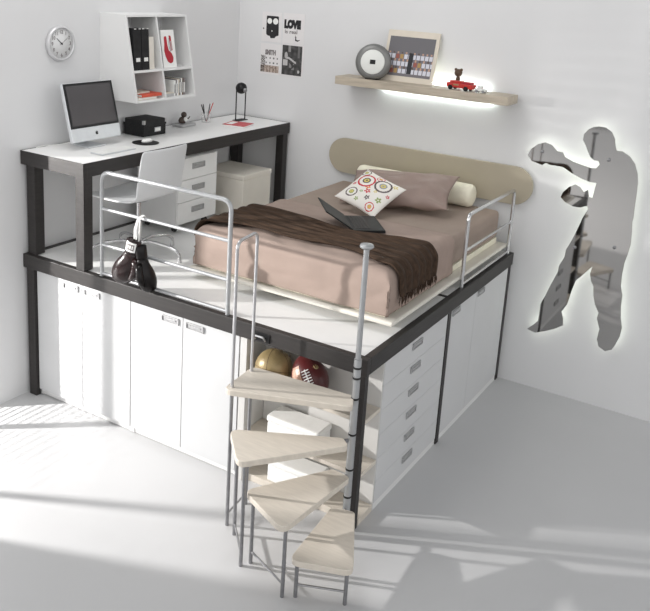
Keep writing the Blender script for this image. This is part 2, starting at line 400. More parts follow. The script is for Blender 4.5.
# shell: profile in x,z swept in y; seat then bend then back
prof = [(0.335, H+.435), (0.36, H+.45), (0.45, H+.445), (0.60, H+.44), (0.72, H+.445), (0.80, H+.46), (0.845, H+.50), (0.865, H+.56), (0.885, H+.66), (0.900, H+.76), (0.915, H+.835)]
ny = 14; half = 0.235; cy = 0.465
g = []
for i, (x, z) in enumerate(prof):
    row = []
    s = i/(len(prof)-1)
    hw = half*(0.93 if i == 0 else 1.0)*(1-0.03*s)
    for j in range(ny+1):
        v = -1+2*j/ny
        row.append(b.verts.new((x-(0.025*v*v if i > 6 else 0), cy+v*hw+(-0.0)*s, z+(0.012*v*v if i <= 5 else 0))))
    g.append(row)
fs = []
for i in range(len(prof)-1):
    for j in range(ny): fs.append(b.faces.new((g[i][j], g[i+1][j], g[i+1][j+1], g[i][j+1])))
bmesh.ops.recalc_face_normals(b, faces=fs)
o = obj('shell', b, 'chair', t, True)
md = o.modifiers.new('thick', 'SOLIDIFY'); md.thickness = 0.014; md.offset = 0
md = o.modifiers.new('sub', 'SUBSURF'); md.levels = 1; md.render_levels = 2
b = BM(); lathe(b, [(0, 0), (.06, 0), (.07, .008), (.07, .02), (0, .022)], (0.62, 0.50, H+.405)); obj('seat_plate', b, 'silver', t)
b = BM(); tube(b, [(0.62, 0.50, H+.06), (0.62, 0.50, H+.25)], .026, 20); tube(b, [(0.62, 0.50, H+.25), (0.62, 0.50, H+.405)], .016, 16); obj('column', b, 'chrome', t)
for k in range(5):
    a = math.radians(72*k+12); dx, dy = math.cos(a), math.sin(a)
    b = BM(); pts = [(0.62+dx*s, 0.50+dy*s, H+z) for s, z in ((.02, .10), (.12, .115), (.24, .10), (.31, .075), (.33, .05))]
    tube(b, path_round(pts, .02), .012); lg = obj('foot', b, 'chrome', t)
    b = BM(); cx, cyy = 0.62+dx*.33, 0.50+dy*.33
    tube(b, [(cx, cyy, H), (cx, cyy, H+.05)], [.016, .009], 16); obj('glide', b, 'chrome', lg)

# ------------------------------------------------------------------ guard rails
def rail_y(name, label, x0, x1, y, z0, z1, bars, r=.014):
    t = thing(name, label, 'railing', ((x0+x1)/2, y, z0))
    b = BM(); tube(b, path_round([(x0, y, z0), (x0, y, z1), (x1, y, z1), (x1, y, z0)], .07, 8), r, 14); obj('hoop', b, 'silver', t)
    for z in bars:
        b = BM(); tube(b, [(x0+r*.6, y, z), (x1-r*.6, y, z)], r*.8, 12); obj('crossbar', b, 'silver', t)
    return t
rail_y('guard_rail', 'silver tube guard rail with three bars on the front edge left of the stairs', 0.735, 1.775, 0.030, H, 1.79, (H+.02, 1.30, 1.545))
t = thing('guard_rail', 'chrome tube guard rail on the right edge beside the bed head', 'railing', (W-.03, 1.9, H))
x = W-.03
b = BM(); tube(b, path_round([(x, 1.425, H), (x, 1.425, 1.60), (x, 2.385, 1.60), (x, 2.385, H)], .05, 8), .0135, 14); obj('hoop', b, 'chrome', t)
for z in (H+.022, 1.345):
    b = BM(); tube(b, [(x, 1.43, z), (x, 2.38, z)], .0105, 12); obj('crossbar', b, 'chrome', t)

# ------------------------------------------------------------------ boxing gloves
t = thing('boxing_gloves', 'pair of dark maroon boxing gloves hung by white lace on front rail', 'gloves', (1.07, -0.05, 1.09))
def glove(c, tilt, yawr, flip, mt, mcuff, sc=(1, 1, 1)):
    """c = centre of the cuff top; glove hangs down from it"""
    b = BM(); q = Matrix.Translation(c) @ Matrix.Rotation(tilt, 4, 'Y') @ Matrix.Rotation(yawr, 4, 'Z') @ Matrix.Diagonal((*sc, 1))
    prof = [(0, -.315), (.030, -.310), (.052, -.292), (.064, -.262), (.070, -.225), (.068, -.19), (.060, -.155), (.049, -.125), (.041, -.10), (.0385, -.085)]
    lathe(b, prof, (0, 0, 0), seg=28, sy=.85)
    for v in b.verts:
        k = max(0, -v.co.z-.12)
        v.co.x += flip*k*0.16
        v.co.y *= 1+.15*k
    n0 = len(b.verts)
    # thumb grows from the side of the wrist down along the fist
    tube(b, [(flip*(-.030), -.015, -.115), (flip*(-.052), -.028, -.15), (flip*(-.056), -.034, -.20), (flip*(-.042), -.036, -.245), (flip*(-.03), -.036, -.258)], [.018, .026, .027, .021, .006], 14)
    bmesh.ops.transform(b, matrix=q, verts=b.verts)
    o = obj('glove', b, mt, t, True)
    b = BM(); lathe(b, [(.0385, -.088), (.0415, -.08), (.0425, -.04), (.0425, -.005), (.038, 0), (.030, -.01)], (0, 0, 0), seg=28, sy=.85)
    bmesh.ops.transform(b, matrix=q, verts=b.verts); cu = obj('cuff', b, mcuff, o, True)
    return o, q
g1, q1 = glove(Vector((1.105, -0.062, 1.432)), math.radians(14), math.radians(15), -1, 'glove', 'glove', (1.18, 1.0, 1.02))
g2, q2 = glove(Vector((1.135, -0.040, 1.395)), math.radians(-10), math.radians(75), 1, 'gloveblk', 'gloveblk', (.92, .92, .98))
b = BM()
# curved cuff patch with lettering-like bars
for (u0, u1, z0, z1, mi, rr) in ((-.72, .72, -.072, -.008, 0, .0436), (-.5, .5, -.060, -.020, 1, .0444), (-.36, -.22, -.052, -.028, 0, .0450), (-.1, .1, -.052, -.028, 0, .0450), (.22, .36, -.052, -.028, 0, .0450)):
    n = 10; r0 = [[b.verts.new((math.sin(u0+(u1-u0)*k/n)*rr, -math.cos(u0+(u1-u0)*k/n)*rr*.87, z)) for k in range(n+1)] for z in (z0, z1)]
    for k in range(n):
        f = b.faces.new((r0[0][k], r0[0][k+1], r0[1][k+1], r0[1][k])); f.material_index = mi
bmesh.ops.transform(b, matrix=q1, verts=b.verts); obj('cuff_patch', b, ['paper', 'inkgrey'], g1, label='white cuff patch with grey mark')
b = BM()
tube(b, [(1.095, -.05, 1.43), (1.078, -.03, 1.49), (1.085, -.006, 1.555), (1.088, 0.03, 1.5655), (1.088, 0.048, 1.545)], .005, 8)
tube(b, [(1.112, -.05, 1.43), (1.092, -.032, 1.49), (1.092, -.006, 1.555), (1.095, 0.03, 1.5655), (1.095, 0.048, 1.545)], .005, 8)
tube(b, [(1.122, -.04, 1.395), (1.115, -.028, 1.47), (1.10, -.006, 1.553), (1.10, 0.03, 1.5655), (1.10, 0.048, 1.545)], .005, 8)
obj('lace', b, 'lace', t)

# ------------------------------------------------------------------ spiral stair
NX, NY = 2.716, -0.052
t = thing('spiral_stairs', 'small spiral stair of four pale wedge treads round a steel newel', 'stairs', (NX, NY, 0))
b = BM(); tube(b, [(NX, NY, 0), (NX, NY, 1.03)], .0175, 20); tube(b, [(NX, NY, 1.03), (NX, NY, 1.725)], .0155, 20); nw = obj('newel', b, 'silver', t)
b = BM(); lathe(b, [(0, 0), (.020, 0), (.036, .010), (.038, .018), (.034, .026), (0, .028)], (NX, NY, 1.722)); obj('cap', b, 'silver', nw)
for z in (1.045, .985, .862, .645, .428, .255):
    b = BM(); tube(b, [(NX, NY, z), (NX, NY, z+.009)], .0228, 24); obj('collar', b, 'rubber', nw, label='black spacer ring')
for z0, z1 in ((1.056, 1.10), (.996, 1.043), (.873, .983), (.656, .860), (.439, .643), (.266, .426), (.02, .253)):
    b = BM(); tube(b, [(NX, NY, z0), (NX, NY, z1)], .0212, 24); obj('sleeve', b, 'silver', nw)
treads = [
    (0.870, [(2.055, -0.085), (2.085, -0.420), (2.755, -0.150), (2.700, -0.035)], [(2.115, -.365), (2.085, -.140)]),
    (0.655, [(2.150, -0.425), (2.385, -0.670), (2.765, -0.180), (2.700, -0.125)], [(2.200, -.410), (2.385, -.600)]),
    (0.438, [(2.365, -0.570), (2.715, -0.730), (2.765, -0.130), (2.645, -0.115)], [(2.415, -.550), (2.695, -.665)]),
    (0.225, [(2.715, -0.660), (3.030, -0.545), (2.800, -0.110), (2.670, -0.140)], [(2.750, -.625), (2.985, -.525)]),
]
for z, pl, feet in treads:
    poly = rounded(pl, [.05, .05, .03, .03])
    b = BM(); prism(b, [(x, y, z-.034) for x, y in poly], (0, 0, .034), .004); o = obj('tread', b, 'tread', t)
    for fx, fy in feet:
        b = BM(); tube(b, [(fx, fy, 0), (fx, fy, z-.034)], .0105, 12); obj('leg', b, 'dsteel', o)
    (ax, ay), (bx, by) = feet
    b = BM(); tube(b, [(ax, ay, .075), (bx, by, .075)], .006, 8); obj('leg_brace', b, 'dsteel', o)
    b = BM(); d = Vector((NX-(pl[0][0]+pl[1][0])/2, NY-(pl[0][1]+pl[1][1])/2)).normalized()
    box(b, -.004, .004, 0, .11, -.02, 0); a = math.atan2(-d.x, d.y)
    bmesh.ops.transform(b, matrix=Matrix.Translation((NX-d.x*.13, NY-d.y*.13, z-.034)) @ Matrix.Rotation(a, 4, 'Z'), verts=b.verts)
    obj('bracket', b, 'dsteel', o)
b = BM(); (ax, ay), (bx, by) = treads[0][2]
tube(b, path_round([(ax, ay, .870), (ax, ay, 1.705), (bx, by, 1.705), (bx, by, .870)], .05, 8), .0095, 12); obj('handrail', b, 'steel', t)

# ------------------------------------------------------------------ bed
t = thing('bed', 'double bed with taupe mattress cover on a pale slab base', 'bed', (1.95, 1.35, H))
BX0, BX1, BY0, BY1 = 1.225, 2.635, 0.425, 2.36
MT = 1.425
b = BM(); box(b, BX0-.045, 2.705, BY0-.045, 2.41, H+.050, H+.080, .012); obj('slab', b, 'slab', t)
b = BM()
for x in (BX0+.15, BX1-.15):
    for y in (BY0+.2, 2.2): box(b, x-.03, x+.03, y-.03, y+.03, H-.0055, H+.0495)
for x in (1.94,): box(b, x-.03, x+.03, BY0+.15, 2.2, H+.01, H+.0495)
obj('base_frame', b, 'dsteel', t)
b = BM(); box(b, BX0, BX1, BY0, BY1, H+.128, MT, .035, 4)
obj('mattress', b, 'sheet', t, True)
b = BM(); box(b, BX0+.004, BX1-.004, BY0+.004, BY1-.004, H+.0805, H+.1275, .006); obj('mattress_base', b, 'bolster', t, label='cream lower mattress layer')

def drape(name, mname, x0, x1, y0, y1, top, ol, orr, of, ob, th, nx, ny_, amp, skew=0.0, fr_=7.0, rad=.045, fold=0.0, parent=None, seed=0, out=.012, edge=None):
    """cloth laid over the mattress: arc-length grid, going down past the edges"""
    b = BM(); g = []
    def side(a, lo, hi):
        r = rad; q = PI/2*r
        if a < lo+r:
            s = lo+r-a
            if s < q: th_ = s/r; return lo+r-r*math.sin(th_), r*(1-math.cos(th_)), 1
            return lo, r+(s-q), 1
        if a > hi-r:
            s = a-(hi-r)
            if s < q: th_ = s/r; return hi-r+r*math.sin(th_), r*(1-math.cos(th_)), 2
            return hi, r+(s-q), 2
        return a, 0.0, 0
    A0 = x0-ol; A1 = x1+orr; B0 = y0-of; B1 = y1+ob
    for j in range(ny_+1):
        row = []
        for i in range(nx+1):
            a = A0+(A1-A0)*i/nx; c = B0+(B1-B0)*j/ny_
            x, dzx, sx = side(a, BX0-out, BX1+out); 
            cc = c+skew*(a-1.9)+(edge(a, (c-y0)/(y1-y0)) if edge else 0)
            if of or ob: y, dzy, sy = side(cc, BY0-out, 9)
            else: y, dzy, sy = cc, 0, 0
            zz = top-max(dzx, dzy)
            p = Vector((x, y, zz))
            n1 = noise.noise(Vector((a*fr_, c*fr_*1.0, seed)))*amp+noise.noise(Vector((a*fr_*.4, c*fr_*2.2, seed+5)))*amp*1.2
            n1 = abs(n1)*1.0
            nrm = Vector(((-1 if sx == 1 else 1)*(dzx > rad*.5), -1*(dzy > rad*.5), 1 if max(dzx, dzy) < rad*.5 else 0))
            if nrm.length: nrm.normalize()
            f_ = 0
            if fold: f_ = fold*(0.5+0.5*math.sin((c-y0)/(y1-y0)*PI*2*5.5+1.2*math.sin(a*2.0)))
            p += nrm*(n1+f_+.002)
            row.append(b.verts.new(p))
        g.append(row)
    fs = []
    for j in range(ny_):
        for i in range(nx): fs.append(b.faces.new((g[j][i], g[j][i+1], g[j+1][i+1], g[j+1][i])))
    ends = [[v.co.copy() for v in r] for r in g]
    o = obj(name, b, mname, parent, True)
    md = o.modifiers.new('soften', 'SMOOTH'); md.factor = 0.5; md.iterations = 5
    md = o.modifiers.new('thick', 'SOLIDIFY'); md.thickness = th; md.offset = -1
    return o, ends
duv, _ = drape('duvet', 'duvet', BX0, BX1, BY0, 1.40, MT+.016, .262, .262, .262, 0.001, .010, 110, 90, .010, 0, 5.0, .05, seed=3)
tag(duv, 'dusty rose bed cover over the foot of the bed', 'bedding')
def throw_edge(a, t): return (1-t)*(.075*math.exp(-((a-2.05)/.38)**2)-.06*(a < 1.5)*(1.5-a)*2+.03*math.sin(a*9))+t*(.02*math.sin(a*5+1)-.085*math.exp(-((a-2.1)/.33)**2))
thr, ends = drape('throw_blanket', 'throw', BX0, BX1, 0.505, 1.015, MT+.042, .12, .205, 0, 0, .010, 120, 90, .006, 0, 6.0, .075, fold=.017, seed=11, out=.036, edge=throw_edge)
thr.name = 'throw_blanket'; tag(thr, 'dark brown fringed throw folded in a band across the bed', 'blanket')
# the duvet is a child-free thing; the throw carries its fringe
b = BM()
for r in ends[::2]:
    p = r[-1]
    for k in range(2):
        q = p+Vector((random.uniform(-.004, .004), random.uniform(-.008, .008), 0.004))
        L = random.uniform(.035, .06)
        tube(b, [q, q+Vector((.002, random.uniform(-.004, .004), -L*.5)), q+Vector((random.uniform(-.004, .006), random.uniform(-.008, .008), -L))], [.003, .0026, .0012], 5)
obj('fringe', b, 'throw', thr)

# pillows
def cushion(bm, w_, h_, t_, mtx, nu=40, nv=40, pinch=.10, paint=None, wr=.0, pw=2.6):
    lay = bm.loops.layers.float_color.new('pattern') if paint else None
    sides = []
    for s in (1, -1):
        g = []
        for j in range(nv+1):
            row = []
            for i in range(nu+1):
                u = -1+2*i/nu; v = -1+2*j/nv
                h = t_/2*(max(0, 1-abs(u)**pw)*max(0, 1-abs(v)**pw))**.55
                x = u*(1-pinch*(1-abs(v)**2)*.5*abs(u))*w_/2; y = v*(1-pinch*(1-abs(u)**2)*.5*abs(v))*h_/2
                e = noise.noise(Vector((u*2.3+4, v*2.3, s*3)))*wr*min(1, h/(t_*.2)) if wr else 0
                row.append(bm.verts.new(mtx @ Vector((x, y, s*(h+e)))))
            g.append(row)
        for j in range(nv):
            for i in range(nu):
                q = (g[j][i], g[j][i+1], g[j+1][i+1], g[j+1][i]); f = bm.faces.new(q if s > 0 else tuple(reversed(q))); f.smooth = True
                if lay is not None:
                    c = (*paint((i+.5)/nu, (j+.5)/nv), 1)
                    for l in f.loops: l[lay] = c
    bmesh.ops.remove_doubles(bm, verts=bm.verts, dist=1e-5)
def frame3(c, u, v):
    u = Vector(u).normalized(); v = Vector(v); v = (v-u*v.dot(u)).normalized(); n = u.cross(v)
    m_ = Matrix((u, v, n)).transposed().to_4x4(); m_.translation = Vector(c); return m_
# cream bolster against the headboard
b = BM(); lathe(b, [(0, 0), (.06, 0), (.082, .012), (.090, .035), (.090, .975), (.082, .998), (.06, 1.01), (0, 1.01)], (1.43, 2.262, MT+.093), (1, 0, 0), 36)
tag(obj('bolster', b, 'bolster', smooth=True), 'cream cylindrical bolster lying against the headboard', 'pillow')
b = BM(); cushion(b, 0.84, 0.45, .16, frame3((1.975, 1.905, MT+.132), (.85, .15, .06), (-.05, .42, .17)), 64, 44, .16, wr=.030)
tag(obj('pillow', b, 'pillow'), 'wide mauve brown pillow leaning on the cream bolster', 'pillow')
PAL = {'r': (.55, .03, .05), 'o': (.70, .25, .08), 'g': (.28, .36, .12), 'k': (.10, .07, .07), 'y': (.66, .55, .16), 'w': (.82, .79, .74), 'b': (.30, .32, .36)}
rings = [(.30, .63, .155, 'r', 'k'), (.68, .70, .15, 'k', 'b'), (.25, .22, .10, 'k', 'g'), (.52, .40, .055, 'r', 'r'), (.45, .50, .05, 'o', 'o'), (.62, .26, .05, 'k', 'g'), (.85, .35, .06, 'g', 'k'),
         (.12, .45, .04, 'r', 'r'), (.50, .86, .07, 'r', 'r'), (.86, .86, .05, 'y', 'r'), (.10, .86, .09, 'k', 'g'), (.80, .12, .08, 'r', 'o'), (.45, .12, .04, 'g', 'g'), (.93, .55, .035, 'r', 'r'), (.42, .33, .03, 'g', 'g'), (.66, .48, .035, 'y', 'g'), (.18, .77, .03, 'g', 'g')]
def floral(u, v):
    for cx, cy_, r, c1, c2 in rings:
        d = math.hypot(u-cx, v-cy_)
        if d < r*1.25:
            r = r*1.25
            if r > .08:
                if d > r*.80: return PAL[c1]
                if d > r*.45: return PAL['w']
                if d > r*.30: return PAL[c2]
                return PAL['y'] if d > r*.12 else PAL[c2]
            a = math.atan2(v-cy_, u-cx)
            if d < r*(.75+.25*math.cos(5*a)): return PAL['w'] if d < r*.25 else PAL[c1]
    return PAL['w']
b = BM(); cushion(b, .375, .375, .11, frame3((1.90, 1.565, MT+.150), (.59, -.10, -.14), (.25, .60, .30)), 96, 96, .16, paint=floral)
tag(obj('throw_pillow', b, 'pattern'), 'white square cushion printed with coloured circles and flowers', 'cushion')

# laptop
t = thing('laptop', 'open black laptop on the bed between throw and printed cushion', 'laptop', (2.05, 1.2, MT+.02))
lz = MT+.030
pA, pB, pC = Vector((1.874, 1.218, lz)), Vector((2.116, 0.926, lz)), Vector((1.989, 1.362, lz))
uu = (pB-pA).normalized(); vv = Vector((-uu.y, uu.x, 0)); Lw = .36; Ld = .225
if vv.dot(pC-pA) < 0: vv = -vv
def slab3(b, o, u, v, n, lu, lv, ln, bev=.003):
    c = [o+u*i*lu+v*j*lv for i, j in ((0, 0), (1, 0), (1, 1), (0, 1))]
    prism(b, c, n*ln, bev)
b = BM(); slab3(b, pA, uu, vv, Vector((0, 0, 1)), Lw, Ld, .018); base = obj('base', b, 'laptop', t)
b = BM()
for r in range(5):
    for c in range(13): slab3(b, pA+uu*(.02+c*.0225)+vv*(.03+r*.021)+Vector((0, 0, .0181)), uu, vv, Vector((0, 0, 1)), .019, .017, .0018, 0)
obj('keyboard', b, 'black', base)
ld_ = (vv*-.84+Vector((0, 0, .54))).normalized()
b = BM(); slab3(b, pA+Vector((0, 0, .018)), uu, ld_, uu.cross(ld_)*-1, Lw, .225, .009); lid = obj('screen', b, 'laptop', t)
nn = uu.cross(ld_); nn = nn if nn.dot(vv) > 0 else -nn
b = BM(); slab3(b, pA+Vector((0, 0, .018))+uu*.015+ld_*.018+nn*.0005, uu, ld_, nn, Lw-.03, .19, .0015, 0); obj('display', b, 'screen', lid)

# headboard
b = BM(); hx0, hx1, hz0, hz1 = 1.035, 2.840, 1.468, 1.768; rr = (hz1-hz0)/2; pts = []
for k in range(19): a = PI/2+PI*k/18; pts.append((hx0+rr+rr*math.cos(a), 2.430, hz0+rr+rr*math.sin(a)))
for k in range(19): a = -PI/2+PI*k/18; pts.append((hx1-rr+rr*math.cos(a), 2.430, hz0+rr+rr*math.sin(a)))
prism(b, pts, (0, .028, 0), .003); hb = obj('headboard', b, 'head'); tag(hb, 'long beige headboard with rounded ends on the wall behind the pillows', 'headboard')
for x in (1.4, 2.5):
    b = BM(); box(b, x-.04, x+.04, 2.4585, WY-.001, 1.58, 1.66); obj('wall_bracket', b, 'dsteel', hb)

# ------------------------------------------------------------------ floating shelf with light
t = thing('wall_shelf', 'long grey oak floating shelf lit from behind above the bed', 'shelf', (1.9, 2.33, 2.255))
SZ = 2.315
b = BM(); box(b, 1.172, 2.640, 2.21, 2.442, 2.250, SZ, .002); obj('board', b, 'oak', t)
b = BM(); box(b, 1.25, 2.56, 2.4425, WY, 2.268, 2.298); obj('mount', b, 'dsteel', t)
b = BM(); box(b, 1.50, 2.45, 2.443, 2.458, 2.2405, 2.252); box(b, 1.62, 2.40, 2.443, 2.458, 2.313, 2.322); obj('light_strip', b, 'led', t, label='glowing white light strip')

# clock radio
t = thing('table_radio', 'round grey radio with white dial on the left of the wall shelf', 'radio', (1.50, 2.27, SZ))
rc = Vector((1.475, 2.285, SZ+.137)); ax = Vector((.30, -.95, .10)).normalized()
b = BM(); lathe(b, [(0, -.040), (.115, -.040), (.140, -.02), (.146, .01), (.136, .032), (.104, .038), (0, .032)], rc, ax, 48)
for v in b.verts:
    if v.co.z < SZ+.008: v.co.z = SZ+.008
body = obj('body', b, 'radio', t, True)
b = BM(); lathe(b, [(0, .0325), (.094, .0385), (.098, .041), (.094, .043), (0, .042)], rc, ax, 48); dl = obj('dial', b, 'dial', t)
sx_ = Vector((0, 0, 1)).cross(ax).normalized(); sy_ = ax.cross(sx_)
b = BM(); slab3(b, rc+ax*.043-sx_*.022-sy_*.016, sx_, sy_, ax, .044, .034, .002, 0); obj('display', b, 'black', dl)
b = BM(); box(b, rc.x-.055, rc.x+.055, rc.y-.03, rc.y+.03, SZ, SZ+.010, .003); obj('foot', b, 'black', t)

# framed picture
t = thing('picture_frame', 'pale framed team photograph leaning on the wall shelf beside the radio', 'picture', (1.76, 2.37, SZ))
fu = Vector((1, .0, 0)); fv = Vector((0, .22, 1)).normalized(); fn = fu.cross(fv); fo = Vector((1.520, 2.345, SZ))
b = BM(); FW, FH = .450, .410
slab3(b, fo, fu, fv, -fn, FW, FH, .018, .002); fr1 = obj('frame', b, 'frame', t)
def team(u, v):
    if v > .62 or v < .07: return (.15, .145, .155) if v > .07 else (.17, .16, .17)
    row = int((v-.07)/.19); x = u*11+(row % 2)*.5; fx = x-math.floor(x); fy = ((v-.07)/.19) % 1; k = (int(x)*7+row*13) % 11
    if abs(u-.52) < .05 and .07 < v < .6: return (.03, .03, .035)
    if fy > .55 and (fx-.5)**2*3+(fy-.78)**2*5 < .16: return (.50, .32, .24) if k % 3 else (.12, .09, .08)
    if fy <= .6 and abs(fx-.5) < .40: return (.62, .62, .68) if k not in (3, 7) else ((.40, .26, .10) if k == 3 else (.30, .10, .08))
    return (.16, .15, .17)
b = BM(); painted(b, team, fo+fu*.026+fv*.045+fn*.0008, fu, fv, FW-.052, FH-.095, 110, 70); obj('photograph', b, 'pattern', fr1)

# red toy vehicle
t = thing('toy_truck', 'red toy truck on the right half of the wall shelf', 'toy', (2.27, 2.27, SZ))
def rot_about(b, c, a): bmesh.ops.rotate(b, verts=b.verts, cent=c, matrix=Matrix.Rotation(a, 3, 'Z'))
tc_ = Vector((2.235, 2.285, SZ)); ta = math.radians(-8)
b = BM(); box(b, 2.125, 2.350, 2.25, 2.32, SZ+.018, SZ+.052, .006); box(b, 2.150, 2.250, 2.255, 2.315, SZ+.050, SZ+.070, .006); rot_about(b, tc_, ta); tb = obj('body', b, 'red', t)
b = BM(); box(b, 2.262, 2.330, 2.252, 2.318, SZ+.053, SZ+.066, .003); rot_about(b, tc_, ta); obj('load_bed', b, 'redcard', t)
b = BM(); box(b, 2.19, 2.235, 2.2485, 2.2498, SZ+.036, SZ+.046); rot_about(b, tc_, ta); obj('side_mark', b, 'gold', tb, label='yellow side mark')
for x in (2.168, 2.300):
    for y in (2.247, 2.323):
        b = BM(); tube(b, [(x, y-.006, SZ+.018), (x, y+.006, SZ+.018)], .018, 18); rot_about(b, tc_, ta); obj('wheel', b, 'black', t)
# brown figure on the truck
t = thing('carved_figure', 'small brown round-headed figure sitting on the red toy truck', 'figurine', (2.20, 2.286, SZ+.07))
b = BM(); lathe(b, [(0, 0), (.014, .001), (.017, .012), (.012, .028), (0, .032)], (2.205, 2.288, SZ+.0705), seg=20); obj('body', b, 'brown', t)
b = BM(); lathe(b, [(.030*math.sin(PI*k/12), -.030*math.cos(PI*k/12)) for k in range(13)], (2.205, 2.288, SZ+.128), seg=20); hd = obj('head', b, 'brown', t)
b = BM()
for sx in (-1, 1): lathe(b, [(.012*math.sin(PI*k/8), -.012*math.cos(PI*k/8)) for k in range(9)], (2.205+sx*.022, 2.288, SZ+.152), seg=12)
obj('ear', b, 'brown', hd)
# white model
t = thing('toy_car', 'tiny white toy car parked beside the red toy truck', 'toy', (2.40, 2.28, SZ))
b = BM(); box(b, 2.355, 2.445, 2.26, 2.305, SZ+.010, SZ+.030, .005); box(b, 2.370, 2.415, 2.263, 2.302, SZ+.028, SZ+.050, .007); obj('body', b, 'dial', t)
for x in (2.375, 2.425):
    for y in (2.2585, 2.3065):
        b = BM(); tube(b, [(x, y-.004, SZ+.011), (x, y+.004, SZ+.011)], .011, 14); obj('wheel', b, 'dsteel', t)

# ------------------------------------------------------------------ boxer mirror
MIRROR = [(3.269, 2.165), (3.318, 2.163), (3.364, 2.137), (3.391, 2.091), (3.402, 2.041), (3.414, 2.010), (3.458, 2.009), (3.510, 1.982), (3.552, 1.934), (3.580, 1.866), (3.593, 1.795), (3.596, 1.707), (3.596, 1.633), (3.599, 1.544), (3.595, 1.511), (3.604, 1.427), (3.609, 1.341), (3.599, 1.269), (3.585, 1.195), (3.582, 1.106), (3.586, 1.018), (3.606, 0.951), (3.609, 0.861), (3.621, 0.774), (3.639, 0.706), (3.634, 0.631), (3.611, 0.560), (3.592, 0.515), (3.545, 0.490), (3.495, 0.513), (3.475, 0.568), (3.482, 0.653), (3.453, 0.729), (3.458, 0.776), (3.426, 0.832), (3.403, 0.900), (3.394, 0.970), (3.371, 1.010), (3.357, 1.062), (3.366, 1.121), (3.329, 1.073), (3.289, 1.018), (3.261, 0.984), (3.241, 0.896), (3.222, 0.779), (3.187, 0.714), (3.206, 0.662), (3.213, 0.607), (3.153, 0.562), (3.086, 0.525), (3.009, 0.490), (2.943, 0.504), (2.991, 0.556), (3.020, 0.593), (3.023, 0.670), (3.023, 0.737), (3.050, 0.810), (3.081, 0.912), (3.120, 1.024), (3.122, 1.070), (3.155, 1.151), (3.157, 1.206), (3.189, 1.286), (3.213, 1.362), (3.237, 1.439), (3.242, 1.465), (3.275, 1.549), (3.265, 1.570), (3.216, 1.549), (3.165, 1.547), (3.102, 1.569), (3.065, 1.601), (3.078, 1.642), (3.116, 1.688), (3.157, 1.715), (3.196, 1.702), (3.226, 1.669), (3.256, 1.690), (3.270, 1.639), (3.295, 1.636), (3.301, 1.698), (3.308, 1.752), (3.262, 1.751), (3.202, 1.764), (3.132, 1.789), (3.053, 1.829), (3.000, 1.831), (2.956, 1.829), (2.924, 1.839), (2.896, 1.819), (2.817, 1.837), (2.778, 1.877), (2.798, 1.926), (2.846, 1.972), (2.897, 1.992), (2.951, 1.980), (2.994, 1.941), (3.039, 1.938), (3.058, 1.906), (3.120, 1.881), (3.188, 1.867), (3.254, 1.855), (3.290, 1.858), (3.311, 1.891), (3.299, 1.915), (3.268, 1.914), (3.239, 1.935), (3.217, 1.969), (3.197, 2.010), (3.170, 2.051), (3.171, 2.095), (3.201, 2.136), (3.234, 2.156)]
t = thing('boxer_mirror', 'backlit mirror cut to the outline of a boxer on the right wall', 'mirror', (3.4, 2.42, 0.5))
MY = 2.405
b = BM(); prism(b, [(x, MY, z) for x, z in MIRROR], (0, .006, 0)); obj('mirror_sheet', b, 'mirror', t)
ins = []
N = len(MIRROR)
area = sum(MIRROR[i][0]*MIRROR[(i+1) % N][1]-MIRROR[(i+1) % N][0]*MIRROR[i][1] for i in range(N))
sg = 1 if area > 0 else -1
for i in range(N):
    p = Vector(MIRROR[i]); a = Vector(MIRROR[i-1]); c = Vector(MIRROR[(i+1) % N])
    d = (c-a).normalized(); ins.append(p+Vector((-d.y, d.x))*sg*.022)
b = BM(); tube(b, [(p.x, MY+.022, p.y) for p in ins], .0055, 6, closed=True); obj('light_strip', b, 'led2', t, label='glowing white light strip behind the edge')
for (x, z) in ((3.37, 1.935), (3.50, 1.30), (3.13, 0.62), (3.59, 0.62)):
    b = BM(); tube(b, [(x, MY+.0065, z), (x, WY-.001, z)], .012, 14); obj('standoff', b, 'dsteel', t)
for (x, z) in ((3.37, 1.935), (2.885, 1.92), (3.50, 1.30), (3.22, 1.24)):
    b = BM(); lathe(b, [(0, 0), (.012, 0), (.013, .004), (.009, .007), (0, .008)], (x, MY-.0005, z), (0, -1, 0), 16); obj('fixing_screw', b, 'dsteel', t)

# ------------------------------------------------------------------ wall clock
t = thing('wall_clock', 'round silver white wall clock high on the left wall above the computer', 'clock', (0.02, 0.366, 2.43))
cc = Vector((WX, 0.362, 2.530)); CR = .118
b = BM(); lathe(b, [(0, 0), (CR, 0), (CR+.006, .015), (CR, .034), (CR-.012, .036), (CR-.014, .026), (0, .026)], cc, (1, 0, 0), 48); obj('case', b, 'clockrim', t)
b = BM(); lathe(b, [(0, .0262), (CR-.0145, .0262), (CR-.0145, .0275), (0, .0275)], cc, (1, 0, 0), 48); fc = obj('face', b, 'clockface', t)
b = BM()
for k in range(12):
    a = 2*PI*k/12; s = str(12 if k == 0 else k); r = CR*.68; sz = .034
    text(b, s, sz, cc+Vector((.028, math.sin(a)*r-.0095*len(s), math.cos(a)*r-.011)), (0, 1, 0), (0, 0, 1), .0006, .0006)
obj('numerals', b, 'inkgrey', fc)
def hand(ang, L, wd, name, m_):
    b = BM(); d = Vector((0, math.sin(ang), math.cos(ang))); s = Vector((0, d.z, -d.y))
    prism(b, [cc+Vector((.0290, 0, 0))+d*u*L+s*v*wd for u, v in ((-.2, -1), (-.2, 1), (1, .6), (1, -.6))], (.001, 0, 0)); obj(name, b, m_, t)
hand(math.radians(-50), .058, .0035, 'hour_hand', 'ink'); hand(math.radians(55), .082, .0016, 'minute_hand', 'inkgrey')
b = BM(); lathe(b, [(0, 0), (.007, 0), (.006, .003), (0, .003)], cc+Vector((.0302, 0, 0)), (1, 0, 0), 16); obj('hub', b, 'ink', t)

